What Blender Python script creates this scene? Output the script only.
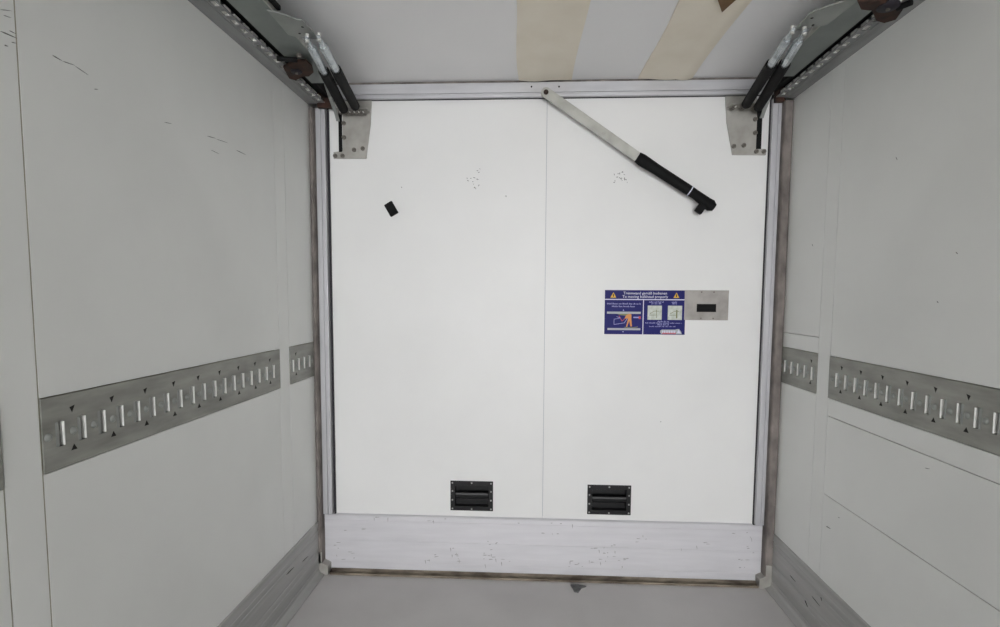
import bpy, bmesh, math, random
from mathutils import Vector, Matrix
import numpy as np
random.seed(7)
for o in list(bpy.data.objects): bpy.data.objects.remove(o)
S = bpy.context.scene
C = S.collection

# ------------------------------------------------------------------ camera
FPX, PCX, PCY = 543.2, 502.7, 338.4
CZ = 1.378                                   # camera height above the box floor
yaw, pit, rol = [math.radians(a) for a in (-2.856, -4.389, 0.315)]
Fw = Vector((math.sin(yaw)*math.cos(pit), math.cos(yaw)*math.cos(pit), math.sin(pit)))
r0 = Vector((math.cos(yaw), -math.sin(yaw), 0)); u0 = r0.cross(Fw)
Rt = r0*math.cos(rol) + u0*math.sin(rol); Up = -r0*math.sin(rol) + u0*math.cos(rol)
cam = bpy.data.cameras.new('camera'); camo = bpy.data.objects.new('camera', cam); C.objects.link(camo)
camo.matrix_world = Matrix(((Rt.x, Up.x, -Fw.x, 0), (Rt.y, Up.y, -Fw.y, 0), (Rt.z, Up.z, -Fw.z, CZ), (0, 0, 0, 1)))
cam.sensor_width = 36; cam.sensor_fit = 'HORIZONTAL'; cam.lens = FPX/1000*36
cam.shift_x = (500-PCX)/1000; cam.shift_y = (PCY-313.5)/1000; cam.clip_start = 0.02
S.camera = camo
# ------------------------------------------------------------------ daylight through the open end of the box
YB = -8.5                                    # open rear end of the box body
w = bpy.data.worlds.new('daylight'); S.world = w; w.use_nodes = True
bg = w.node_tree.nodes['Background']; bg.inputs[0].default_value = (0.98, 0.985, 1.0, 1); bg.inputs[1].default_value = 3.0
pl = bpy.data.lights.new('doorway_portal', 'AREA'); pl.shape = 'RECTANGLE'; pl.size = 2.2; pl.size_y = 2.36
pl.cycles.is_portal = True
plo = bpy.data.objects.new('doorway_portal', pl); C.objects.link(plo)
plo.location = (0.063, YB, 1.18); plo.rotation_euler = (math.radians(90), 0, 0)
S.view_settings.view_transform = 'Standard'; S.view_settings.look = 'None'
S.view_settings.gamma = 1; S.view_settings.use_curve_mapping = False; S.view_settings.exposure = 3.12

# ------------------------------------------------------------------ pixel -> point on a known plane
def ray(x, y): return Fw + Rt*((x-PCX)/FPX) - Up*((y-PCY)/FPX)
def on(ax, v, x, y):
    d = ray(x, y); c = Vector((0, 0, CZ)); return c + d*((v-c[ax])/d[ax])
XL, XR, YD, YF = -1.037, 1.163, 2.606, 2.546
ZC = CZ+0.990                                # ceiling
def eL(x, y): p = on(0, XL, x, y); return (p.y, p.z)
def eD(x, y, Y=YD): p = on(1, Y, x, y); return (p.x, p.z)

# ------------------------------------------------------------------ materials
def lin(c):
    return tuple((v/255/12.92 if v/255 <= .04045 else ((v/255+.055)/1.055)**2.4) for v in c)
def mat(name, a, b=None, rough=.5, metal=0, scale=8, stretch=(1,1,1), lo=.4, hi=.7, bump=0, bscale=60, detail=6, spec=.5):
    m = bpy.data.materials.new(name); m.use_nodes = True; nt = m.node_tree; N = nt.nodes; L = nt.links
    p = N['Principled BSDF']; p.inputs['Roughness'].default_value = rough; p.inputs['Metallic'].default_value = metal
    p.inputs['Specular IOR Level'].default_value = spec
    a = lin(a); p.inputs['Base Color'].default_value = (*a, 1)
    tc = N.new('ShaderNodeTexCoord'); mp = N.new('ShaderNodeMapping'); mp.inputs['Scale'].default_value = stretch
    L.new(tc.outputs['Object'], mp.inputs[0])
    if b:
        b = lin(b)
        nz = N.new('ShaderNodeTexNoise'); nz.inputs['Scale'].default_value = scale; nz.inputs['Detail'].default_value = detail
        L.new(mp.outputs[0], nz.inputs['Vector'])
        cr = N.new('ShaderNodeValToRGB'); cr.color_ramp.elements[0].position = lo; cr.color_ramp.elements[1].position = hi
        cr.color_ramp.elements[0].color = (*a, 1); cr.color_ramp.elements[1].color = (*b, 1)
        L.new(nz.outputs[0], cr.inputs[0]); L.new(cr.outputs[0], p.inputs['Base Color'])
    if bump:
        n2 = N.new('ShaderNodeTexNoise'); n2.inputs['Scale'].default_value = bscale; L.new(mp.outputs[0], n2.inputs['Vector'])
        bp = N.new('ShaderNodeBump'); bp.inputs['Strength'].default_value = bump; bp.inputs['Distance'].default_value = .003
        L.new(n2.outputs[0], bp.inputs['Height']); L.new(bp.outputs[0], p.inputs['Normal'])
    return m
M = {
 'wall':   mat('wall_gelcoat', (237,238,235), (232,233,230), .42, 0, 2.5, bump=.04, bscale=25),
 'seal':   mat('joint_sealant', (176,172,156), (150,146,132), .8, 0, 20),
 'ceil':   mat('ceiling_gelcoat', (246,245,245), (242,242,242), .5, 0, 2),
 'floor':  mat('floor_coating', (212,209,208), (202,199,198), .5, 0, 3, lo=.35, hi=.7, bump=.15, bscale=220),
 'door':   mat('white_panel', (230,230,229), (227,227,226), .45, 0, 3),
 'alu':    mat('aluminium', (192,192,195), (182,182,185), .45, .3, 6, (1,1,6)),
 'alu_v':  mat('aluminium_post', (190,190,193), (178,178,182), .42, .3, 5, (9,9,.6)),
 'kick':   mat('scuffed_aluminium', (218,217,221), (206,205,209), .42, .2, 4, (1,1,9), lo=.3, hi=.8),
 'base':   mat('worn_aluminium', (186,186,184), (160,160,158), .5, .3, 4, (1,.35,9), lo=.3, hi=.8),
 'rubber_dirty': mat('dirty_rubber', (140,132,127), (86,81,78), .85, 0, 6, (3,3,1.6), lo=.3, hi=.7),
 'strip':  mat('stained_strip', (152,141,125), (90,80,69), .85, 0, 9, (1,1,6), lo=.35, hi=.65, bump=.3),
 'black':  mat('black_rubber', (13,13,14), (18,18,19), .7, 0, 20, spec=.2),
 'gasket': mat('dark_gasket', (34,30,38), None, .7),
 'plastic':mat('black_plastic', (12,12,14), (17,17,19), .4, 0, 30, spec=.3),
 'steel':  mat('rail_steel', (164,164,157), (130,130,124), .5, .3, 12, (1,.5,2.5), lo=.3, hi=.75, bump=.05),
 'pocket': mat('zinc_lit_edge', (250,250,246), None, .5, 0),  # near-white: the lit edges of slots and punched holes put into the colour
 'dark':   mat('dark_hole', (30,28,26), None, .9),
 'gsteel': mat('galvanised_plate', (138,144,140), (120,127,123), .42, .35, 6, lo=.3, hi=.7),
 'gusset': mat('galvanised_gusset', (158,161,157), (142,146,142), .42, .35, 7),
 'rail':   mat('rail_flange', (150,151,150), (128,129,128), .5, .3, 8, (3,.5,3)),
 'chrome': mat('zinc_rod', (196,202,205), (150,157,160), .25, .8, 30),
 'bolt':   mat('bolt_steel', (120,116,110), (80,74,68), .45, .5, 90),
 'bright': mat('bright_nut', (222,222,218), None, .3, .6),
 'rust':   mat('rusted_steel', (72,46,35), (44,33,28), .85, .1, 22, lo=.35, hi=.65, bump=.3),
 'brk':    mat('bracket_steel', (176,174,168), (150,147,140), .45, .4, 14, lo=.35, hi=.75),
 'bar':    mat('lever_steel', (176,176,170), (140,139,132), .5, .3, 12, lo=.4, hi=.75),
 'plate':  mat('brushed_plate', (158,154,150), (134,130,126), .5, .3, 14),
 'strap':  mat('beige_fabric', (246,238,222), (240,231,213), .9, 0, 5, bump=.25, bscale=30),
 'brown':  mat('brown_backing', (120,92,62), (98,74,48), .9, 0, 12),
 'blue':   mat('sign_blue', (22,22,98), (26,26,106), .5, 0, 4, spec=.2),
 'white':  mat('sign_white', (215,215,232), None, .5),
 'grey':   mat('sign_grey', (170,174,180), None, .5),
 'pale':   mat('sign_pale', (206,210,202), (178,186,172), .5, 0, 60),
 'lilac':  mat('sign_lilac', (150,152,205), None, .5),
 'yellow': mat('sign_yellow', (222,176,44), None, .5),
 'orange': mat('sign_orange', (214,142,70), None, .5),
 'red':    mat('sign_red', (190,70,80), None, .5),
 'olive':  mat('sign_olive', (120,124,84), None, .5),
 'scuff':  mat('scuff_dark', (112,112,110), None, .8),
 'scuff2': mat('scuff_soft', (166,164,165), None, .8),
 'screw':  mat('screw_zinc', (150,150,148), None, .35, .5),
 'glue':   mat('debris_grey', (120,120,120), (88,88,88), .8, 0, 40),
}

# ------------------------------------------------------------------ mesh builder
class MB:
    def __init__(s): s.v = []; s.f = []
    def add(s, vs, fs):
        n = len(s.v); s.v += [Vector(q) for q in vs]; s.f += [tuple(i+n for i in f) for f in fs]; return s
    def box(s, a, b):
        x0,y0,z0 = [min(a[i],b[i]) for i in range(3)]; x1,y1,z1 = [max(a[i],b[i]) for i in range(3)]
        return s.add([(x0,y0,z0),(x1,y0,z0),(x1,y1,z0),(x0,y1,z0),(x0,y0,z1),(x1,y0,z1),(x1,y1,z1),(x0,y1,z1)],
              [(0,3,2,1),(4,5,6,7),(0,1,5,4),(1,2,6,5),(2,3,7,6),(3,0,4,7)])
    def prism(s, pts, mp, a, b):           # 2D outline mapped by mp(u,v,w), from w=a to w=b
        n = len(pts)
        vs = [mp(u,v,a) for u,v in pts] + [mp(u,v,b) for u,v in pts]
        fs = [tuple(range(n-1,-1,-1)), tuple(range(n,2*n))] + [(i,(i+1)%n,n+(i+1)%n,n+i) for i in range(n)]
        return s.add(vs, fs)
    def tube(s, pts, rad, n=14):           # round bar through points, radius per point
        pts = [Vector(p) for p in pts]
        if not isinstance(rad, (list,tuple)): rad = [rad]*len(pts)
        rings = []; up = None
        for i,p in enumerate(pts):
            t = (pts[min(i+1,len(pts)-1)] - pts[max(i-1,0)]).normalized()
            if up is None: up = Vector((0,0,1)) if abs(t.z) < .9 else Vector((1,0,0))
            e1 = t.cross(up).normalized(); e2 = t.cross(e1).normalized(); 
            rings.append([p + (e1*math.cos(k*2*math.pi/n) + e2*math.sin(k*2*math.pi/n))*rad[i] for k in range(n)])
        vs = [q for r in rings for q in r]; fs = []
        for i in range(len(pts)-1):
            for k in range(n):
                fs.append((i*n+k, i*n+(k+1)%n, (i+1)*n+(k+1)%n, (i+1)*n+k))
        fs += [tuple(range(n-1,-1,-1)), tuple(range((len(pts)-1)*n, len(pts)*n))]
        return s.add(vs, fs)
    def bar(s, p, q, wdt, thk, nrm):       # flat bar p->q, nrm = thickness direction
        p, q, nrm = Vector(p), Vector(q), Vector(nrm).normalized()
        t = (q-p).normalized(); sd = t.cross(nrm).normalized()*wdt/2; h = nrm*thk/2
        vs = [p-sd-h, p+sd-h, q+sd-h, q-sd-h, p-sd+h, p+sd+h, q+sd+h, q-sd+h]
        return s.add(vs, [(0,3,2,1),(4,5,6,7),(0,1,5,4),(1,2,6,5),(2,3,7,6),(3,0,4,7)])
    def holed(s, us, vs_, holes, mp, a, b):  # plate on u x v with rectangular holes, w from a (front) to b
        U = sorted(set(us + [h[0] for h in holes] + [h[1] for h in holes]))
        V = sorted(set(vs_ + [h[2] for h in holes] + [h[3] for h in holes]))
        def solid(i, j):
            if i < 0 or j < 0 or i >= len(U)-1 or j >= len(V)-1: return False
            cu, cv = (U[i]+U[i+1])/2, (V[j]+V[j+1])/2
            return not any(h[0] < cu < h[1] and h[2] < cv < h[3] for h in holes)
        for i in range(len(U)-1):
            for j in range(len(V)-1):
                if not solid(i, j): continue
                q = [(U[i],V[j]),(U[i+1],V[j]),(U[i+1],V[j+1]),(U[i],V[j+1])]
                s.add([mp(u,v,a) for u,v in q], [(0,1,2,3)]); s.add([mp(u,v,b) for u,v in q], [(3,2,1,0)])
                for k,(di,dj) in enumerate(((0,-1),(1,0),(0,1),(-1,0))):
                    if not solid(i+di, j+dj):
                        e, g = q[k], q[(k+1)%4]
                        s.add([mp(*e,a), mp(*g,a), mp(*g,b), mp(*e,b)], [(0,3,2,1)])
        return s

WORLD = {}
def wpos(o): return WORLD.get(o.name, Vector((0,0,0)))
def tag(o, label=None, cat=None, group=None, kind=None):
    if label: o['label'] = label
    if cat: o['category'] = cat
    if group: o['group'] = group
    if kind: o['kind'] = kind
    return o
def obj(name, mb, m, parent=None, bevel=0, smooth=False, kind=None, label=None, cat=None, group=None, seg=2):
    vs = mb.v
    lo = Vector([min(v[i] for v in vs) for i in range(3)]); hi = Vector([max(v[i] for v in vs) for i in range(3)])
    org = (lo+hi)/2
    if parent is None: org.z = lo.z
    me = bpy.data.meshes.new(name); me.from_pydata([v-org for v in vs], [], mb.f)
    bm = bmesh.new(); bm.from_mesh(me); bmesh.ops.remove_doubles(bm, verts=bm.verts, dist=1e-6)
    bmesh.ops.recalc_face_normals(bm, faces=bm.faces); bm.to_mesh(me); bm.free()
    me.materials.append(M[m])
    if smooth:
        for p in me.polygons: p.use_smooth = True
        me.set_sharp_from_angle(angle=math.radians(40))
    o = bpy.data.objects.new(name, me); C.objects.link(o); WORLD[o.name] = org.copy()
    if parent is not None: o.parent = parent; o.location = org - wpos(parent)
    else: o.location = org
    if bevel:
        b = o.modifiers.new('bevel', 'BEVEL'); b.width = bevel; b.segments = seg; b.limit_method = 'ANGLE'; b.angle_limit = math.radians(35)
    return tag(o, label, cat, group, kind)
def copy_at(src, org, parent):
    o = src.copy(); C.objects.link(o); o.parent = parent; WORLD[o.name] = Vector(org); o.location = Vector(org) - wpos(parent); return o
def empty(name, loc, label, cat, group=None):
    o = bpy.data.objects.new(name, None); C.objects.link(o); o.location = loc; o.empty_display_size = .05
    WORLD[o.name] = Vector(loc); return tag(o, label, cat, group)
XYZ = lambda u, v, w: (u, w, v)              # u=x, v=z, w=y : plates facing the camera
def disc(cx, cz, r, n=12): return [(cx+r*math.cos(2*math.pi*k/n), cz+r*math.sin(2*math.pi*k/n)) for k in range(n)]

# ------------------------------------------------------------------ room shell
obj('floor', MB().box((XL-.06, YB, -.06), (XR+.06, 2.74, 0)), 'floor', kind='structure', label='pale grey coated floor of the cargo box')
obj('ceiling', MB().box((XL-.06, YB, ZC), (XR+.06, 2.74, ZC+.06)), 'ceil', kind='structure', label='white smooth ceiling of the cargo box')
ZBASE = CZ-1.1065                            # top of the skirting
RT, RB = CZ-.2218, CZ-.3857                  # load rail top and bottom
ZRAILC = CZ+.884                             # underside of the ceiling guide rails
PITCH = .0587

def side_wall(sgn):
    X = XL if sgn < 0 else XR
    side = 'left' if sgn < 0 else 'right'
    mp = lambda y, z, d: (X + sgn*d, y, z)   # d = depth into the wall
    wall = obj('wall_'+side, MB().box((X+sgn*.022, YB, 0), (X+sgn*.06, 2.74, ZC)), 'seal', kind='structure',
               label='%s side wall of white panels with flush load rail' % side)
    def panel(name, y0, y1, z0, z1, front=0.0):
        g = .003 if (sgn < 0 and name == 'joint_strip' and y0 < 1.5) else .0013
        mb = MB(); mb.box(mp(y0+g, z0+g, front), mp(y1-g, z1-g, .022)); return obj(name, mb, 'wall', wall)
    if sgn < 0: cols = [(YB, -1.39), (-1.31, -.194), (-.114, 0.9985), (1.0863, 2.1929), (2.2855, 2.60)]; strips = [(-1.39,-1.31),(-.194,-.114),(0.9985,1.0863),(2.1929,2.2855)]
    else: cols = [(YB, -1.35), (-1.26, -.16), (-.07, 1.03), (1.12, 2.1524), (2.2416, 2.60)]; strips = [(-1.35,-1.26),(-.16,-.07),(1.03,1.12),(2.1524,2.2416)]
    for a, b in strips: panel('joint_strip', a, b, .0, ZC)
    if sgn < 0:
        for y in (strips[2][0], strips[2][1]):
            obj('sealant_bead', MB().box(mp(y-.002, 0, .0012), mp(y+.0022, ZC, .022)), 'seal', wall)
    for i, (a, b) in enumerate(cols):
        zs_up = [RT, ZC]; zs_dn = [0.0, RB]
        if sgn > 0 and i == 4: zs_up = [RT, CZ-.156, ZC]
        if sgn > 0 and i == 3: zs_dn = [0.0, CZ-.766, CZ-.456, RB]
        for q in (zs_up, zs_dn):
            for z0, z1 in zip(q, q[1:]): panel('panel', a, b, z0, z1)
    return wall, mp, cols
wallL, mpL, colsL = side_wall(-1)
wallR, mpR, colsR = side_wall(1)

# ------------------------------------------------------------------ flush load rails with slots
def load_rail(mp, y0, y1, slots, dimples, marks, label):
    zc = (RT+RB)/2; slots = [q-.007 for q in slots]
    root = empty('load_rail', mp((y0+y1)/2, RB, 0), label, 'load rail', 'flush steel load rails along the side walls')
    sw, z0, z1 = .021, CZ-.3355, CZ-.2795
    hs = [(s-sw/2, s+sw/2, z0, z1) for s in slots]
    obj('rail_plate', MB().holed([y0+.001, y1-.001], [RB+.001, RT-.001], hs, mp, -.0025, .0005), 'steel', root)
    first = None
    for s in slots:
        org = Vector(mp(s, (z0+z1)/2, .006))
        if first is None:
            mb = MB(); d = .0105; h = sw/2+.0006
            A = [(s-h,z0-.0006),(s+h,z0-.0006),(s+h,z1+.0006),(s-h,z1+.0006)]
            mb.add([mp(*a, .0006) for a in A]+[mp(*a, d) for a in A], [(4,5,6,7),(0,1,5,4),(1,2,6,5),(2,3,7,6),(3,0,4,7)])
            first = obj('slot', mb, 'steel', root); forg = WORLD[first.name].copy(); fs = s
            lip = obj('slot_lip', MB().box(mp(s+h-.0045, z0+.0015, -.0048), mp(s+h-.002, z1-.0015, .0050)), 'pocket', first); lorg = WORLD[lip.name].copy()  # lip set proud to catch light; near-white colour paints the lit metal
            pad = obj('slot_pad', MB().box(mp(s-h-.0015, z0+.001, -.0028), mp(s-h+.0075, z1-.001, .002)), 'gusset', first); porg = WORLD[pad.name].copy()
        else:
            sl = copy_at(first, forg + Vector((0, s-fs, 0)), root); copy_at(lip, lorg + Vector((0, s-fs, 0)), sl); copy_at(pad, porg + Vector((0, s-fs, 0)), sl)
    first = None
    for s in dimples:
        if first is None:
            mb = MB(); r = .0095; rings = []
            for rr, dd in ((r, -.0026), (r*.85, -.0050), (r*.45, -.0075)):
                rings.append([mp(s+rr*math.cos(k*math.pi/6), zc-.0045+rr*math.sin(k*math.pi/6), dd) for k in range(12)])
            vs = [q for rg in rings for q in rg]
            fs_ = [(i*12+k, i*12+(k+1)%12, (i+1)*12+(k+1)%12, (i+1)*12+k) for i in range(2) for k in range(12)] + [tuple(range(24,36))]
            first = obj('dimple', MB().add(vs, fs_), 'gusset', root, smooth=True); forg = WORLD[first.name].copy(); fs = s
        else: copy_at(first, forg + Vector((0, s-fs, 0)), root)
    for zt, nm, pts in ((CZ-.3525, 'triangle_mark', [(-.0085,0),(.0085,0),(0,.0135)]), (CZ-.2605, 'triangle_mark', [(-.007,.007),(.007,.010),(-.001,-.006)])):
        first = None
        for s in marks:
            if first is None:
                mb = MB().prism([(s+a, zt+b) for a, b in pts], mp, -.0029, .0)
                first = obj(nm, mb, 'dark', root); forg = WORLD[first.name].copy(); fs = s
            else: copy_at(first, forg + Vector((0, s-fs, 0)), root)
    return root
def series(a, n): return [a+PITCH*k for k in range(n)]
sA = series(1.1385, 18); dA = [s+.0265 for s in sA]
load_rail(mpL, 1.0863, 2.1929, sA, [1.1]+dA[:-1], dA[::2], 'longest grey slotted load rail set in the left wall')
sB = series(2.3190, 4)
load_rail(mpL, 2.2855, YF+.03, sB, [s+.0265 for s in sB], [sB[0]+.0265], 'short slotted rail piece beside the left door post')
sC = [.975-PITCH*k for k in range(17)][::-1]
load_rail(mpL, -.114, 0.9985, sC, [s+.0265 for s in sC[:-1]], [s+.0265 for s in sC[:-1:2]], 'rail end just showing at the left edge of the photo')
sD = [2.1000-PITCH*k for k in range(17)][::-1]
load_rail(mpR, 1.12, 2.1524, sD, [s+.0265 for s in sD], [s+.0265-PITCH for s in sD[::-2]], 'long grey slotted load rail set in the right wall')
sE = [2.5155-PITCH*k for k in range(5)][::-1]
load_rail(mpR, 2.2416, YF+.03, sE, [s+.0265 for s in sE], [sE[0]+.0265-.02], 'short slotted rail piece beside the right door post')

# ------------------------------------------------------------------ skirting
for sgn, X, side in ((-1, XL, 'left'), (1, XR, 'right')):
    prof = [(-.004,ZBASE),(.007,ZBASE-.003)]
    for z in (.232, .205, .128, .1, .045): prof += [(.007,z+.004),(.0045,z+.002),(.0045,z-.002),(.007,z-.004)]
    prof += [(.007,.026),(.014,.014),(.034,.006),(.034,.0),(-.004,.0)]
    mp = lambda u, v, y, s=sgn, X=X: (X - s*u, y, v)
    obj('baseboard_'+side, MB().prism(prof, mp, YB, YF-.002), 'base', kind='structure', label='%s worn aluminium skirting rail along the floor' % side)

# ------------------------------------------------------------------ end wall (movable insulated bulkhead)
wb = obj('wall_back', MB().box((XL-.022, 2.645, 0), (XR+.022, 2.74, ZC)), 'door', kind='structure', label='white insulated end wall with aluminium frame')
SEAM, DX0, DX1 = .0708, -.9600, 1.0876
HY = 2.575
GR = [(eD(450.5,480.5), eD(493,511)), (eD(587.5,484.5), eD(630.5,515))]     # recessed grips
def grip_rect(k):
    (a, b), (c, d) = GR[k]; return a, c, d, b
def pocket(k):
    x0, x1, z0, z1 = grip_rect(k); return (x0+.019, x1-.019, z0+.018, z1-.018)
obj('panel', MB().holed([DX0-.02, SEAM-.0012], [CZ-1.2, CZ+.96], [pocket(0)], XYZ, YD, 2.64), 'door', wb)
obj('panel', MB().holed([SEAM+.0012, DX1+.012], [CZ-1.2, CZ+.96], [pocket(1)], XYZ, YD, 2.64), 'door', wb)
obj('seam_seal', MB().box((SEAM-.0012, YD+.004, .3), (SEAM+.0012, 2.64, CZ+.93)), 'grey', wb)
# side gasket lines, plus a painted shade line under the header
ZH0 = eD(500,97.0,HY)[1]; ZH1 = eD(500,82.6,HY-.003)[1]
obj('gasket', MB().box((-.9680, 2.597, .1), (DX0, YD+.002, ZH0)), 'gasket', wb)
obj('gasket', MB().box((DX1-.006, 2.594, .1), (DX1+.004, YD+.002, ZH0)), 'gasket', wb)
obj('gasket', MB().box((-.96, 2.592, ZH0-.0005), (DX1, YD+.002, ZH0+.004)), 'gasket', wb)  # dark strip standing in for the shaded underside of the header
KZ1 = eD(540, 518, YD)[1]
def post(x0, x1, gx, ztop):
    prof = [(x0,HY),(gx-.002,HY),(gx-.002,HY+.006),(gx+.002,HY+.006),(gx+.002,HY),(x1,HY),(x1,2.645),(x0,2.645)]
    return obj('frame_post', MB().prism(prof, lambda u,v,w: (u,v,w), KZ1+.004, ztop), 'alu_v', wb, bevel=.0015)
ZPT = on(1, 2.56, 320, 107).z
post(-1.016, -.9705, -.990, ZPT); post(1.0843, 1.1245, 1.108, ZPT+.02)
obj('edge_seal', MB().prism([(-1.037,2.55),(-1.030,2.542),(-1.020,2.542),(-1.015,2.55),(-1.015,2.645),(-1.037,2.645)], lambda u,v,w:(u,v,w), .06, ZPT-.005), 'rubber_dirty', wb, label='dirty brown rubber edge seal')
obj('edge_seal', MB().prism([(1.1245,2.552),(1.129,2.545),(1.156,2.542),(1.163,2.55),(1.163,2.645),(1.1245,2.645)], lambda u,v,w:(u,v,w), .06, ZPT-.0), 'rubber_dirty', wb, label='dirty brown rubber edge seal')
zg = CZ+.945*HY/YD
obj('header_profile', MB().prism([(HY,ZH0),(HY,zg-.002),(HY+.005,zg-.002),(HY+.005,zg+.002),(HY-.003,zg+.002),(HY-.003,ZH1),(2.645,ZH1),(2.645,ZH0)],
    lambda u,v,w:(w,u,v), -1.016, 1.1245), 'alu', wb, bevel=.0012)
obj('header_shade_strip', MB().box((-1.02, HY+.004, ZH1), (1.14, 2.645, ZC)), 'rubber_dirty', wb)  # dark filler strip painting the shadow line between header and ceiling
for px in (531.5, 559):
    x, z = eD(px, 87, HY); obj('rivet', MB().prism(disc(x, z, .004, 10), XYZ, HY-.006, HY), 'dark', wb)
# kick plate
KY = 2.590
kx0, kx1 = eD(325, 540, KY)[0], eD(764.5, 540, KY)[0]
kz1 = eD(540, 518, YD)[1]-.006; kz0 = eD(540, 573.5, KY)[1]
prof = [(KY+.05,kz1+.007),(YD-.002,kz1+.006),(KY+.003,kz1+.003),(KY,kz1-.001)]
for z in (kz1-.022, kz1-.125, kz1-.235): prof += [(KY,z+.0025),(KY+.0012,z+.001),(KY+.0012,z-.001),(KY,z-.0025)]
prof += [(KY,kz0+.004),(KY-.004,kz0),(KY+.05,kz0)]
kick = obj('kick_plate', MB().prism(prof, lambda u,v,w:(w,u,v), kx0, kx1), 'kick', wb, label='scuffed silver kick plate along the bottom')
obj('bottom_strip', MB().prism([(2.55,0),(2.547,.012),(2.549,kz0-.026),(2.553,kz0-.022),(2.588,kz0-.0005),(2.62,kz0-.0005),(2.62,0)], lambda u,v,w:(w,u,v), kx0+.035, kx1-.03), 'strip', wb, label='stained brown sealing strip at the floor')
for s, xa, xb, ya in ((-1, -1.034, -.985, 2.542), (1, 1.1, 1.158, 2.542)):
    mb = MB().prism([(xa,0),(xb,0),(xb,.045),((xa+xb)/2+s*.006,.06),((xa+xb)/2+s*.006,.115),(xa if s<0 else xb,.115)] if s<0 else
                    [(xa,0),(xb,0),(xb,.115),((xa+xb)/2,.115),((xa+xb)/2,.06),(xa,.045)], XYZ, ya, 2.60)
    obj('corner_block', mb, 'brk', wb, bevel=.002)
p = on(2, .004, 575, 587); q = [(-.02,.02),(.015,.024),(.055,.012),(.03,-.006),(.012,-.045),(-.006,-.04),(-.012,-.01)]
obj('torn_flap', MB().prism([(p.x+a, p.y+b) for a,b in q], lambda u,v,w:(u,v,w), .0, .006), 'glue', wb, label='torn grey flap hanging under the sealing strip')

# scuffs and specks: small flat marks with shapes of their own
def strokes(name, parent, mpf, segs, m, off):
    mb = MB()
    for (u0,v0,u1,v1,wd) in segs:
        a, b = Vector((u0,v0)), Vector((u1,v1)); d = b-a; n = Vector((-d.y, d.x)).normalized()*wd/2
        pts = [a, a.lerp(b,.3)+n, a.lerp(b,.75)+n*.7, b, a.lerp(b,.7)-n*.6, a.lerp(b,.25)-n]
        mb.prism([tuple(q) for q in pts], mpf, -off, .0)
    return obj(name, mb, m, parent, kind='stuff')
def dseg(x0,y0,x1,y1,wpx): a = eD(x0,y0); b = eD(x1,y1); return (*a, *b, wpx*.0048)
sp = []
for cx, cy, n, rx, ry in ((472,181,9,6,4),(478,171,3,2,3),(477,188,5,4,3),(506.5,196,2,1.5,1),(620,177,14,7,6),(622,179,6,4,2),(660,422,1,.5,.5),(401,187,1,.6,.5)):
    for _ in range(n):
        x, y = cx+random.uniform(-rx,rx), cy+random.uniform(-ry,ry); a = random.uniform(-.5,.5)+random.choice((0,1.4)); l = random.uniform(.6,2.2)
        sp.append(dseg(x,y,x+l*math.cos(a),y+l*math.sin(a),random.uniform(.5,.9)))
strokes('speck_marks', wb, lambda u,v,w:(u,YD+w,v), sp, 'scuff', .0006)
sp = []
for cx, cy, n, rx, ry in ((457,554,9,7,8),(492,550,10,10,9),(497,560,8,14,5),(602,553,14,14,10),(612,562,8,16,4),(430,557,5,5,5),(575,562,6,8,5),(640,540,4,10,6),(700,545,4,20,8),(740,533,3,12,4),(340,540,4,7,12),(345,556,5,9,5),(360,528,2,6,2),(383,519,4,10,2),(435,520,4,10,2),(545,522,4,30,2),(550,533,3,12,3),(752,545,4,6,14),(745,563,5,9,6)):
    for _ in range(n):
        x, y = cx+random.uniform(-rx,rx), cy+random.uniform(-ry,ry); a = random.choice((0,0,0,1.5))+random.uniform(-.12,.12); l = random.uniform(1,5)
        A = eD(x,y,KY); B = eD(x+l*math.cos(a),y+l*math.sin(a),KY); sp.append((*A,*B,random.uniform(.5,1.1)*.0046))
strokes('scuff_marks', wb, lambda u,v,w:(u,KY+w,v), sp, 'scuff2', .0006)
def lseg(x0,y0,x1,y1,wpx,X=XL): a = on(0,X,x0,y0); b = on(0,X,x1,y1); return (a.y,a.z,b.y,b.z,wpx*.0021)
strokes('scuff_marks', wallL, lambda y,z,d:(XL-d,y,z), [lseg(*q) for q in
  ((0,31,17,38.5,1.2),(9,30.5,16,34,.7),(4,45,8,46.5,1.2),(11,42,16.5,43.5,.8),(0,9.5,12,11,.6),(3,15,11,18,.6),(52,55,62,61,1.1),(62,61,75,65.5,.8),(75,66,88,75,.6),(94,89,98,89.5,.8),
   (207,136,216,138.5,1.0),(216,139,228,143,.7),(236,150,246,155,1.),(164,122,172,124,.6),(211,150,219,154,.6))], 'scuff', .0009)
strokes('scuff_marks', wallR, lambda y,z,d:(XR+d,y,z), [lseg(*q, X=XR) for q in
  ((826,526,831,529,1.6),(838,517,840,518,.8),(896,157,897.5,160,.8),(956,252,958,254,1),(937,301,938.5,303,1),(812,244,813,246,.8),(925,468,930,469,.8))], 'scuff', .0009)
strokes('scuff_marks', bpy.data.objects['baseboard_right'], lambda y,z,d:(XR-.0075-d*-1,y,z), [lseg(*q, X=XR-.007) for q in ((805,600,808,607,3),(821,597,822,601,2),(790,575,796,582,1.5),(812,596,820,606,1.2))], 'dark', .0012)
strokes('scuff_marks', bpy.data.objects['baseboard_left'], lambda y,z,d:(XL+.0075-d,y,z), [lseg(*q, X=XL+.007) for q in ((286,575,294,567,2),(302,562,308,556,1.2))], 'dark', .0012)

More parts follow.
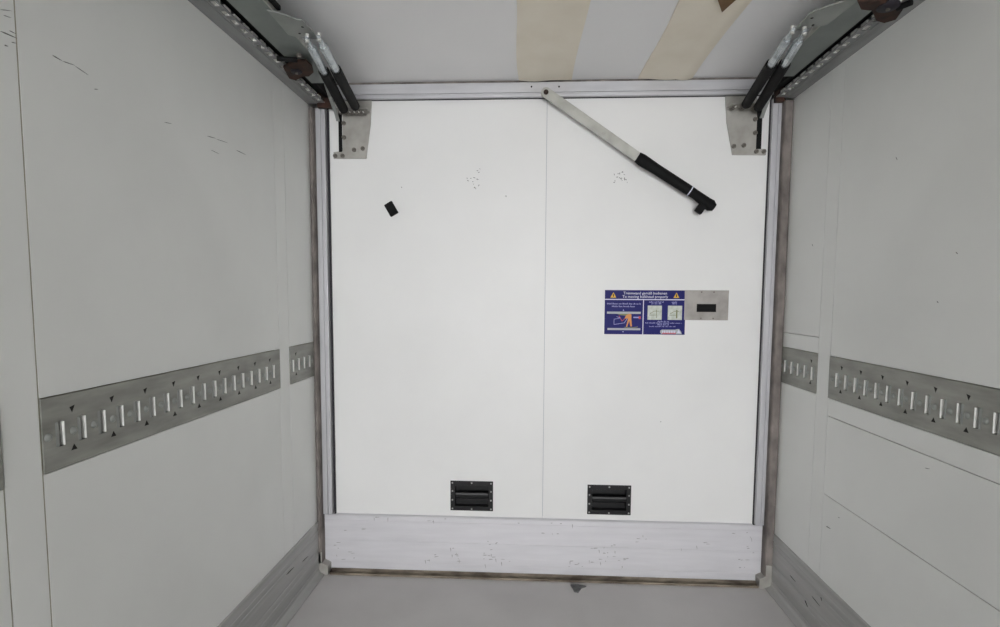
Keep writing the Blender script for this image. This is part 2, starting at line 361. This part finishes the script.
# ------------------------------------------------------------------ recessed black grips
for k, lab in enumerate(('black recessed pull grip left of the centre seam', 'black recessed pull grip right of the centre seam')):
    x0, x1, z0, z1 = grip_rect(k); a, b, c, d = pocket(k)
    root = empty('recessed_grip', ((x0+x1)/2, YD, z0), lab, 'pull handle', 'recessed grips at the foot of the end wall')
    obj('flange', MB().holed([x0,x1],[z0,z1],[(a+.004,b-.004,c+.004,d-.004)], XYZ, YD-.004, YD+.001), 'plastic', root, bevel=.001)
    i = .003; mb = MB(); A = [(a+i,c+i),(b-i,c+i),(b-i,d-i),(a+i,d-i)]
    mb.add([XYZ(*q,YD) for q in A]+[XYZ(*q,YD+.032) for q in A], [(4,5,6,7),(0,1,5,4),(1,2,6,5),(2,3,7,6),(3,0,4,7)])
    obj('recess', mb, 'plastic', root)
    zm = (c+d)/2
    obj('grip_bar', MB().prism([(YD-.006,zm+.006),(YD-.004,zm+.017),(YD+.006,zm+.019),(YD+.014,zm+.006),(YD+.014,zm-.014),(YD+.004,zm-.017),(YD-.005,zm-.010)],
        lambda u,v,w:(w,u,v), a+.004, b-.004), 'plastic', root, bevel=.003)
    sx = [x0+.010, (x0+x1)/2, x1-.010]
    pts = [(sx[0],z1-.010),(sx[1],z1-.009),(sx[2],z1-.010),(sx[0],z0+.010),(sx[1],z0+.009),(sx[2],z0+.010)] + [(s, z0+(z1-z0)*t) for s in (sx[0],sx[2]) for t in (.36,.66)]
    first = None
    for (sx_, sz_) in pts:
        if first is None: first = obj('screw', MB().prism(disc(sx_, sz_, .0042, 10), XYZ, YD-.0062, YD-.003), 'screw', root); o0 = WORLD[first.name].copy(); s0 = (sx_, sz_)
        else: copy_at(first, o0 + Vector((sx_-s0[0], 0, sz_-s0[1])), root)

# ------------------------------------------------------------------ blue instruction sign and latch plate
sx0, sz1 = eD(605,290); sx1, sz0 = eD(684.5,334.8)
sign = empty('instruction_sign', ((sx0+sx1)/2, YD, sz0), 'blue printed instruction sign with white text and warning triangles', 'sign')
obj('backing', MB().box((sx0, YD-.0012, sz0), (sx1, YD, sz1)), 'blue', sign)
SW, SH = sx1-sx0, sz1-sz0
def su(u, v): return (sx0+u*SW, sz1-v*SH)          # u right, v down, 0..1 on the sign
def srect(name, u0, v0, u1, v1, m, lift=.0004):
    a = su(u0,v0); b = su(u1,v1); return obj(name, MB().box((a[0], YD-.0012-lift, b[1]), (b[0], YD-.0011, a[1])), m, sign)
def spoly(name, pts, m, lift=.0006):
    return obj(name, MB().prism([su(*q) for q in pts], XYZ, YD-.0012-lift, YD-.0011), m, sign)
def sline(mb, pts, t=.006, lift=.0005):
    for a, b in zip(pts, pts[1:]):
        A, B = su(*a), su(*b); mb.bar((A[0],YD-.0013,A[1]), (B[0],YD-.0013,B[1]), t*SW, lift, (0,1,0))
    return mb
def text(body, u, v, size, m='white'):
    cu = bpy.data.curves.new('text', 'FONT'); cu.body = body; cu.align_x = 'CENTER'; cu.align_y = 'CENTER'; cu.size = size; cu.resolution_u = 2; cu.offset = .0001
    t = bpy.data.objects.new('text', cu); C.objects.link(t)
    me = bpy.data.meshes.new_from_object(t); bpy.data.objects.remove(t); bpy.data.curves.remove(cu)
    for vtx in me.vertices: vtx.co = Vector((vtx.co.x, 0, vtx.co.y))
    me.materials.clear(); me.materials.append(M[m])
    o = bpy.data.objects.new('lettering', me); C.objects.link(o); o.parent = sign
    a = su(u, v); wp = Vector((a[0], YD-.0017, a[1])); WORLD[o.name] = wp; o.location = wp - wpos(sign); return o
text('Trennwand gemäß bedienen', .5, .07, .0178); text('To moving bulkhead properly', .5, .148, .0178)
srect('divider_line', 0, .200, 1, .222, 'white'); srect('divider_line', .476, .222, .486, 1, 'white')
for u in (.105, .885):
    spoly('warning_triangle', [(u-.036,.17),(u+.036,.17),(u,.05)], 'yellow'); spoly('warning_mark', [(u-.007,.15),(u+.007,.15),(u+.006,.09),(u-.006,.09)], 'dark', .0009)
def greek(u0, u1, v, h, m='lilac'):                # caption too small to read: a row of letter-sized strokes
    mb = MB(); u = u0
    while u < u1-.004:
        n = random.randint(3, 8)
        for _ in range(n):
            if u > u1-.004: break
            hh = h*random.choice((.6,.6,1)); a = su(u, v+h/2-hh); b = su(u+.0062, v+h/2); mb.box((a[0],YD-.0016,b[1]),(b[0],YD-.0011,a[1])); u += .0095
        u += .010
    return obj('caption', mb, m, sign, kind='stuff')
greek(.03,.45,.305,.035); greek(.09,.39,.365,.035); greek(.55,.73,.262,.032); greek(.83,.91,.262,.032); greek(.58,.70,.30,.03); greek(.84,.90,.30,.03)
greek(.66,.80,.70,.03); greek(.51,.96,.735,.028); greek(.66,.80,.775,.03); greek(.56,.88,.815,.022)
srect('diagram_bar', .03,.487,.45,.535,'grey'); srect('diagram_bar', .04,.860,.45,.905,'grey')
spoly('diagram_arrow', [(.225,.47),(.245,.47),(.235,.43)], 'lilac'); spoly('diagram_arrow', [(.225,.93),(.245,.93),(.235,.965)], 'lilac')
obj('diagram_line', sline(MB(), [(.12,.78),(.25,.74),(.31,.56)], .007), 'lilac', sign)
obj('diagram_line', sline(MB(), [(.12,.78),(.12,.66),(.2,.63),(.15,.60)], .006), 'lilac', sign)
obj('diagram_line', sline(MB(), [(.18,.58),(.22,.70),(.27,.62)], .007), 'red', sign)
obj('diagram_line', sline(MB(), [(.25,.84),(.34,.85),(.42,.83)], .008), 'olive', sign)
spoly('diagram_hatch', [(.15,.535),(.30,.535),(.28,.58),(.20,.565)], 'olive')
spoly('diagram_figure', [(.27,.56),(.31,.53),(.335,.55),(.335,.66),(.345,.82),(.325,.82),(.31,.69),(.285,.83),(.27,.83),(.295,.64),(.25,.64)], 'orange')
obj('diagram_line', sline(MB(), [(.36,.615),(.43,.615)], .016), 'lilac', sign); spoly('diagram_dot', [(.425,.59),(.45,.59),(.45,.65),(.425,.65)], 'red')
for u0 in (.535, .785):
    srect('picture_box', u0,.345,u0+.175,.665,'pale'); mb = MB()
    sline(mb, [(u0+.03,.53),(u0+.08,.47),(u0+.14,.47)], .006); sline(mb, [(u0+.02,.56),(u0+.11,.56)], .005); sline(mb, [(u0+.11,.44),(u0+.11,.63)], .006 if u0<.6 else .016)
    for vv in mb.v: vv.y -= .0004
    obj('picture_line', mb, 'olive', sign)
spoly('emblem', [(.70,.905),(.72,.885),(.88,.885),(.90,.875),(.93,.87),(.955,.93),(.965,.985),(.71,.985),(.695,.95)], 'grey', .0006)
spoly('emblem_band', [(.72,.945),(.89,.945),(.89,.985),(.72,.985)], 'red', .0009)
mb = MB()
for k in range(8):
    a = su(.722+k*.021,.905); b = su(.735+k*.021,.965); mb.box((a[0],YD-.0024,b[1]),(b[0],YD-.0011,a[1]))
obj('emblem_letters', mb, 'white', sign, kind='stuff')
spoly('emblem_peak', [(.905,.965),(.92,.88),(.955,.965)], 'white', .001)

px0, pz1 = eD(684.8,290.2); px1, pz0 = eD(727.7,320.3)
hole = (*[eD(696.5,308)[0], eD(716,308)[0]], eD(705,312)[1], eD(705,304)[1])
lp = empty('latch_plate', ((px0+px1)/2, YD, pz0), 'grey metal plate with a black slot beside the blue sign', 'plate')
obj('plate', MB().holed([px0,px1],[pz0,pz1],[hole],XYZ,YD-.003,YD), 'plate', lp)
obj('slot', MB().box((hole[0]-.001,YD-.0012,hole[2]-.001),(hole[1]+.001,YD,hole[3]+.001)), 'black', lp)
for u in (.38,.66):
    for v in (.06,.94):
        x = px0+(px1-px0)*u; z = pz0+(pz1-pz0)*v; obj('rivet', MB().prism(disc(x,z,.0038,8),XYZ,YD-.0045,YD-.002), 'bolt', lp)

# ------------------------------------------------------------------ swing lever
YL = 2.548
P = [Vector(on(1, YL, *q)) for q in ((546,92.5),(638,157.5),(690,191),(713,207))]
lev = empty('locking_lever', (P[0].x, HY, P[3].z), 'grey steel swing lever with long black grip pivoted on the header', 'lever')
d = (P[1]-P[0]).normalized(); n = Vector((-d.z,0,d.x))
pts = []
for k in range(9):
    a = math.pi/2 + k*math.pi/8; pts.append(P[0] + d*math.cos(a)*.023 + n*math.sin(a)*.023)
hw = .0225
e = P[1] + d*.03
out = [(q.x,q.z) for q in pts] + [((e-n*hw).x,(e-n*hw).z), ((e+n*hw).x,(e+n*hw).z)]
obj('lever_bar', MB().prism(out, XYZ, YL-.004, YL+.006), 'bar', lev, bevel=.0015)
obj('pivot_bolt', MB().prism(disc(P[0].x,P[0].z,.0115,12),XYZ,YL-.009,HY), 'rust', lev, bevel=.002)
f = P[0].lerp(P[1],.62); obj('rivet', MB().prism(disc(f.x,f.z,.011,12),XYZ,YL-.006,YL), 'bar', lev, bevel=.001)
def thick(pp, ww, name, m):                       # oval handle section along a path
    mb = MB(); rings = []
    for i, q in enumerate(pp):
        t = (pp[min(i+1,len(pp)-1)]-pp[max(i-1,0)]).normalized(); nn = Vector((-t.z,0,t.x))
        rings.append([q + nn*math.cos(a)*ww[i] + Vector((0,1,0))*math.sin(a)*min(ww[i],.019) for a in [k*2*math.pi/16 for k in range(16)]])
    vs = [v for r in rings for v in r]; fs = [(i*16+k,i*16+(k+1)%16,(i+1)*16+(k+1)%16,(i+1)*16+k) for i in range(len(pp)-1) for k in range(16)]
    fs += [tuple(range(15,-1,-1)), tuple(range((len(pp)-1)*16,len(pp)*16))]
    return obj(name, mb.add(vs, fs), m, lev, smooth=True)
dd = (P[2]-P[1]).normalized()
gp = [P[1]-dd*.003, P[1]+dd*.02, P[1]+dd*.05, P[1].lerp(P[2],.35), P[2]-dd*.02, P[2]+dd*.03, P[3]-dd*.035, P[3]-dd*.012, P[3]+dd*.006]
thick(gp, [.0245,.028,.027,.0245,.024,.022,.026,.028,.017], 'grip', 'black')
thick([P[2]-dd*.0025, P[2]+dd*.0025], [.0248,.0248], 'cable_tie', 'white')
s0 = Vector(on(1,YL,703,205)); s1 = Vector(on(1,YL,697.5,212.5))
obj('stop_lug', MB().bar(s0, s1, .034, .026, (0,1,0)), 'black', lev, bevel=.003)
# small black bumper
c = Vector(on(1, YD, 391.7, 209.2)); a = math.radians(-60)
t = Vector((math.cos(a),0,math.sin(a)))
obj('rubber_bumper', MB().bar(c-t*.032-Vector((0,.008,0)), c+t*.032-Vector((0,.008,0)), .042, .016, (0,1,0)), 'black', None, bevel=.003,
    label='small tilted black rubber block on the white end wall', cat='bumper')

# ------------------------------------------------------------------ ceiling guide rails, struts and door brackets
def corner(sgn):
    X = XL if sgn < 0 else XR
    side = 'left' if sgn < 0 else 'right'
    zb = ZRAILC
    mx = lambda u, y, z: (X - sgn*u, y, z)         # u = distance from the side wall into the box
    y0, y1 = .2, 2.545
    gr = empty('guide_rail', mx(.1, (y0+y1)/2, zb), 'perforated steel guide rail along the %s ceiling edge' % side, 'rail', 'guide rails along the ceiling corners')
    E = lambda u, z, w: mx(u, w, z)
    obj('wall_flange', MB().prism([(0,zb),(.046,zb+.004),(.046,zb+.010),(.006,zb+.008),(.006,ZC),(0,ZC)], E, y0, y1), 'rail', gr)
    hs = []; y = 2.52
    while y > y0+.05: hs.append((y-.034, y, .054, .072)); y -= .058
    obj('perforated_strip', MB().holed([y0,y1],[.046,.080],hs, lambda y,u,d: mx(u, y, zb+.006+d), 0, .003), 'rail', gr)
    first = None
    for h in hs:                                   # lining of each punched hole, near-white to paint its lit edge
        if first is None:
            mb = MB(); hh = .016
            A = [(h[0],h[2]),(h[1],h[2]),(h[1],h[3]),(h[0],h[3])]
            mb.add([mx(u,y_,zb+.009) for y_,u in A]+[mx(u,y_,zb+.009+hh) for y_,u in A], [(4,5,6,7),(0,1,5,4),(1,2,6,5),(2,3,7,6),(3,0,4,7)])
            first = obj('punched_hole', mb, 'pocket', gr); fo = WORLD[first.name].copy(); f0 = h[0]
        else: copy_at(first, fo + Vector((0, h[0]-f0, 0)), gr)
    obj('rail_channel', MB().prism([(.080,zb+.030),(.1035,zb+.030),(.1035,ZC),(.046,ZC),(.046,zb+.05),(.080,zb+.05)], E, y0, y1), 'black', gr)  # black colour stands in for the shade inside the channel mouth
    # carriage arm: broad galvanised plate under the rail with folded edge and gusset
    ya = .9; ye = 2.33
    ar = empty('lift_arm', mx(.165, (ya+ye)/2, zb), 'flat galvanised lift arm with pointed gusset beside the %s ceiling rail' % side, 'lift arm', 'lift arms at the ceiling corners')
    obj('arm_plate', MB().prism([(.106,zb+.012),(.226,zb+.012),(.226,zb+.016),(.106,zb+.016)], E, ya, ye), 'gsteel', ar)
    obj('arm_web', MB().box(mx(.106, ya, zb+.016), mx(.110, ye, ZC-.001)), 'gsteel', ar)
    obj('arm_lip', MB().box(mx(.222, ya, zb+.004), mx(.227, ye, zb+.02)), 'bar', ar)
    if sgn < 0:
        G = [(266.7,10.4),(280,13.4),(297,20),(302.5,20.3),(312.5,31),(318,39.5),(304.7,38.5),(299,38),(293.5,36.5),(288,35),(278,23)]; HOL = [(302.5,27),(299.7,33.5)]
        ST = [((307,38.5),(323,71.5),(343.5,109)), ((318.8,37.5),(336.5,69.5),(355,106))]
        CAR = (299, 67)
    else:
        G = [(852,0),(843,2),(815,11),(808,15),(799,26),(793,30),(806,31),(812,27),(820,26.5),(827,25),(853,5),(858,0)]; HOL = [(812,18),(813,25)]
        ST = [((792.5,30.5),(773.5,64),(746.5,104)), ((804.5,31.5),(784.5,64),(758.5,107))]
        CAR = (884, 12)
    zg_ = zb+.002
    gp_ = [on(2, zg_, *q) for q in G]
    if sgn > 0: gp_[0].y -= .03; gp_[-1].y -= .03
    obj('gusset', MB().prism([(q.x,q.y) for q in gp_], lambda u,v,w:(u,v,w), zg_, zg_+.005), 'gusset', ar, bevel=.001)
    for q in HOL:
        c = on(2, zg_, *q); obj('bolt_hole', MB().prism(disc(c.x,c.y,.0045,8), lambda u,v,w:(u,v,w), zg_-.0006, zg_+.001), 'dark', ar)
    # rubber hose along inner edge of the arm, ends at the gusset
    ob = on(2, zb+.03, 268 if sgn<0 else 846, 3)
    obj('edge_rubber', MB().box(mx(.228, ya, zb+.014), mx(.242, gp_[1].y+.01, zb+.03)), 'black', ar, bevel=.004)
    # tongue from the arm end down into the bracket slit
    if sgn < 0: T = [((326,84),2.40),((330,97),2.50),((336,113),2.555),((338,121),2.585)]
    else:       T = [((777,80),2.40),((772,90),2.50),((765,108),2.555),((761.5,118),2.585)]
    tp = [on(1, Y, *q) for q, Y in T]; mb = MB()
    for a, b in zip(tp, tp[1:]): mb.bar(a, b, .016, .004, (a-b).cross(Vector((1,0,0))))
    obj('hook_link', mb, 'gusset', None, label='pale metal link hooked into the slit of the upper %s bracket' % side, cat='link', group='links hooked into the bracket plates')
    # rusty end fitting above the post
    if sgn < 0: fx0, fx1, fy0, fy1 = 316.5, 330.5, 84, 107
    else:       fx0, fx1, fy0, fy1 = 777, 785, 84, 101
    a = on(1, 2.545, fx0, fy0); b = on(1, 2.545, fx1, fy1)
    mb = MB().prism([(2.572,b.z),(2.546,b.z),(2.546,ZC-.05),(2.560,ZC-.02),(2.572,ZC-.02)], lambda u,v,w:(w,u,v), a.x, b.x)
    obj('end_fitting', mb, 'rust', wb, bevel=.002, label='rusty fitting on top of the %s frame post' % side)
    if sgn < 0:
        c = on(1, 2.538, 321.5, 98.5); obj('bolt', MB().tube([c, c+Vector((0,.02,0))], .006, 8), 'bolt', wb)
    # door bracket
    if sgn < 0:
        BR = [(371.5,97),(370.5,123),(366,158.5),(333.5,158.5),(333.5,152),(342.5,151),(342.5,97)]
        SL = (338.2,342.0,109,152); BO = [(335.5,156),(342.8,156),(354.3,150),(363,148.7),(344.2,137.5),(344,123.5)]; TB = [341,346,350.5,355,359.5,364]; TY = 111.5
    else:
        BR = [(725.5,96),(726.8,122),(732.5,154.8),(766,155),(766,149),(757.2,148.5),(757.2,96)]
        SL = (757.6,761,107,149); BO = [(733.5,146.5),(743.5,145.5),(755,119.5),(755,133),(756,151.7),(763.5,151.7)]; TB = [733.5,743.5,753.5]; TY = 106.5
    yb = 2.598
    bp = [eD(*q, yb) for q in BR]
    br = empty('door_bracket', (bp[0][0], YD, min(q[1] for q in bp)), 'bolted steel bracket plate in the upper %s corner of the end wall' % side, 'bracket', 'bracket plates holding the struts')
    obj('bracket_plate', MB().prism(bp, XYZ, yb, YD), 'brk', br, bevel=.001)
    a = eD(SL[0],SL[2],yb); b = eD(SL[1],SL[3],yb); obj('slit', MB().box((a[0],yb-.001,b[1]),(b[0],YD,a[1])), 'black', br)
    for q in BO:
        c = eD(*q, yb); obj('bolt', MB().prism(disc(c[0],c[1],.0105,8),XYZ,yb-.009,yb), 'bolt', br, bevel=.002)
    ta = eD(TB[0]-4, TY, 2.57); tb = eD(TB[-1]+4, TY, 2.57)
    obj('strut_bracket', MB().box((ta[0], 2.548, ta[1]+.002), (tb[0], yb, ta[1]+.008)), 'brk', br)
    for q in TB:
        c = eD(q, TY, 2.56); obj('nut', MB().prism(disc(c[0],c[1]-.006,.0085,6), XYZ, 2.545, 2.566), 'bolt', br, bevel=.001)
        obj('nut_tip', MB().prism(disc(c[0]+.002,c[1]-.008,.004,6), XYZ, 2.538, 2.546), 'bright', br)
    # two struts
    for k, (q0, q1, q2) in enumerate(ST):
        A = on(2, zb-.026, *q0); B = on(1, 2.532, *q2)
        # split point: where the sleeve starts, along A-B, matched by image row
        def rowat(t):
            v = A.lerp(B,t)-Vector((0,0,CZ)); return PCY - FPX*v.dot(Up)/v.dot(Fw)
        lo, hi = 0, 1
        for _ in range(30):
            m_ = (lo+hi)/2
            if rowat(m_) < q1[1]: lo = m_
            else: hi = m_
        Cc = A.lerp(B, lo); ax = (B-A).normalized()
        wall_side = (k == 0) if sgn < 0 else (k == 1)
        st = empty('gas_strut', B, 'black sleeved strut in the upper %s corner, the one %s' % (side, 'nearer the side wall' if wall_side else 'nearer the room centre'), 'strut', 'paired struts at the ceiling corners')
        obj('sleeve', MB().tube([Cc, B], .021, 18), 'black', st, smooth=True)
        obj('rod', MB().tube([A+ax*.06, A+ax*.068, Cc+ax*.02], [.011,.0155,.0155], 16), 'chrome', st, smooth=True)
        obj('clevis', MB().tube([A-ax*.008, A+ax*.004, A+ax*.062], [.006,.0085,.0085], 10), 'chrome', st, smooth=True)
        obj('pin', MB().tube([A-Vector((0,0,.012)), A+Vector((0,0,.014))], .007, 8), 'bright', st)
    # roller carriage
    c = on(2, zb-.012, *CAR)
    ca = empty('roller_carriage', c, 'rusty roller carriage running in the %s ceiling rail' % side, 'roller', 'roller carriages of the lift arms')
    s = -sgn
    if sgn < 0:
        poly = [(283,67),(292,61),(306,60),(312,66),(313.5,72),(309,76),(303,76),(296,80),(289,78)]
        wheel = (296.5,73); wr=.022; boltp = (299.5,57.5); rod = ((277,58.5),(297,60))
    else:
        poly = [(857,0),(861,9),(872,10),(876,20),(884,22.5),(896,19),(903,9),(892,3),(880,0)]
        wheel = (888,9); wr=.03; boltp = (885,6.5); rod = ((897,8),(912,2))
    pp = [on(2, zb-.006, *q) for q in poly]
    obj('rusty_bracket', MB().prism([(q.x,q.y) for q in pp], lambda u,v,w:(u,v,w), zb-.009, zb-.0006), 'rust', ca, bevel=.002)
    wc = on(2, zb-.016, *wheel)
    obj('wheel', MB().tube([wc, wc+Vector((0,0,.004)), wc+Vector((0,0,.012))], [wr*.8,wr,wr], 18), 'gasket', ca, smooth=True)
    obj('axle', MB().tube([wc-Vector((0,0,.004)), wc+Vector((0,0,.002))], .006, 8), 'bolt', ca)
    bc = on(2, zb-.012, *boltp); obj('bolt', MB().tube([bc, bc+Vector((0,0,.0112))], .010, 6), 'bolt', ca)
    a = on(2, zb-.011, *rod[0]); b = on(2, zb-.011, *rod[1]); obj('pin_rod', MB().tube([a,b], .009, 10), 'black', ca, smooth=True)
corner(-1); corner(1)

# ------------------------------------------------------------------ beige fabric strips on the ceiling
def strap(x0, x1, lab, torn, seed):
    rnd = random.Random(seed); y0, y1 = .2, 2.568; nx, ny = 10, 60
    ph = [rnd.uniform(0,6) for _ in range(6)]
    def pos(i, j, top):
        u = i/nx; y = y0+(y1-y0)*j/ny
        ex = .006*math.sin(y*7+ph[0])*(1-u)+.007*math.sin(y*5+ph[1])*u
        sag = .0025+.0035*(1+math.sin(y*9+ph[2]+u*3))*(4*u*(1-u))+.003*max(0,math.sin(y*4+u*7+ph[3]))
        if torn and u > .7: sag += .006*max(0, math.sin((u-.7)*10))
        return (x0+(x1-x0)*u+ex, y, ZC-(.0005 if top else .002+sag))
    vs = [pos(i,j,t) for t in (0,1) for j in range(ny+1) for i in range(nx+1)]; n = (nx+1)*(ny+1); fs = []
    for j in range(ny):
        for i in range(nx):
            a = j*(nx+1)+i; fs.append((a,a+1,a+nx+2,a+nx+1)); fs.append((n+a,n+a+nx+1,n+a+nx+2,n+a+1))
    rim = [i for i in range(nx+1)] + [j*(nx+1)+nx for j in range(1,ny+1)] + [ny*(nx+1)+i for i in range(nx-1,-1,-1)] + [j*(nx+1) for j in range(ny-1,0,-1)]
    for a, b in zip(rim, rim[1:]+rim[:1]): fs.append((a, n+a, n+b, b))
    root = empty('fabric_strip', ((x0+x1)/2, (y0+y1)/2, ZC-.014), lab, 'fabric strip', 'beige strips along the ceiling')
    obj('cloth', MB().add(vs, fs), 'strap', root, smooth=True)
    if torn:
        zz = ZC-.018
        q = [on(2, zz, *a) for a in ((722,12.5),(737,-1),(728,-10),(717,-2))]; q[2].y -= .1
        obj('torn_hole', MB().prism([(a.x,a.y) for a in q], lambda u,v,w:(u,v,w), zz, ZC-.004), 'brown', root, label='brown triangular tear')
    return root
k = .990/.995
strap(-.060, .186, 'beige fabric strip running straight along the ceiling centre', False, 1)
strap(.484, .722, 'torn beige fabric strip on the ceiling nearer the right wall', True, 2)
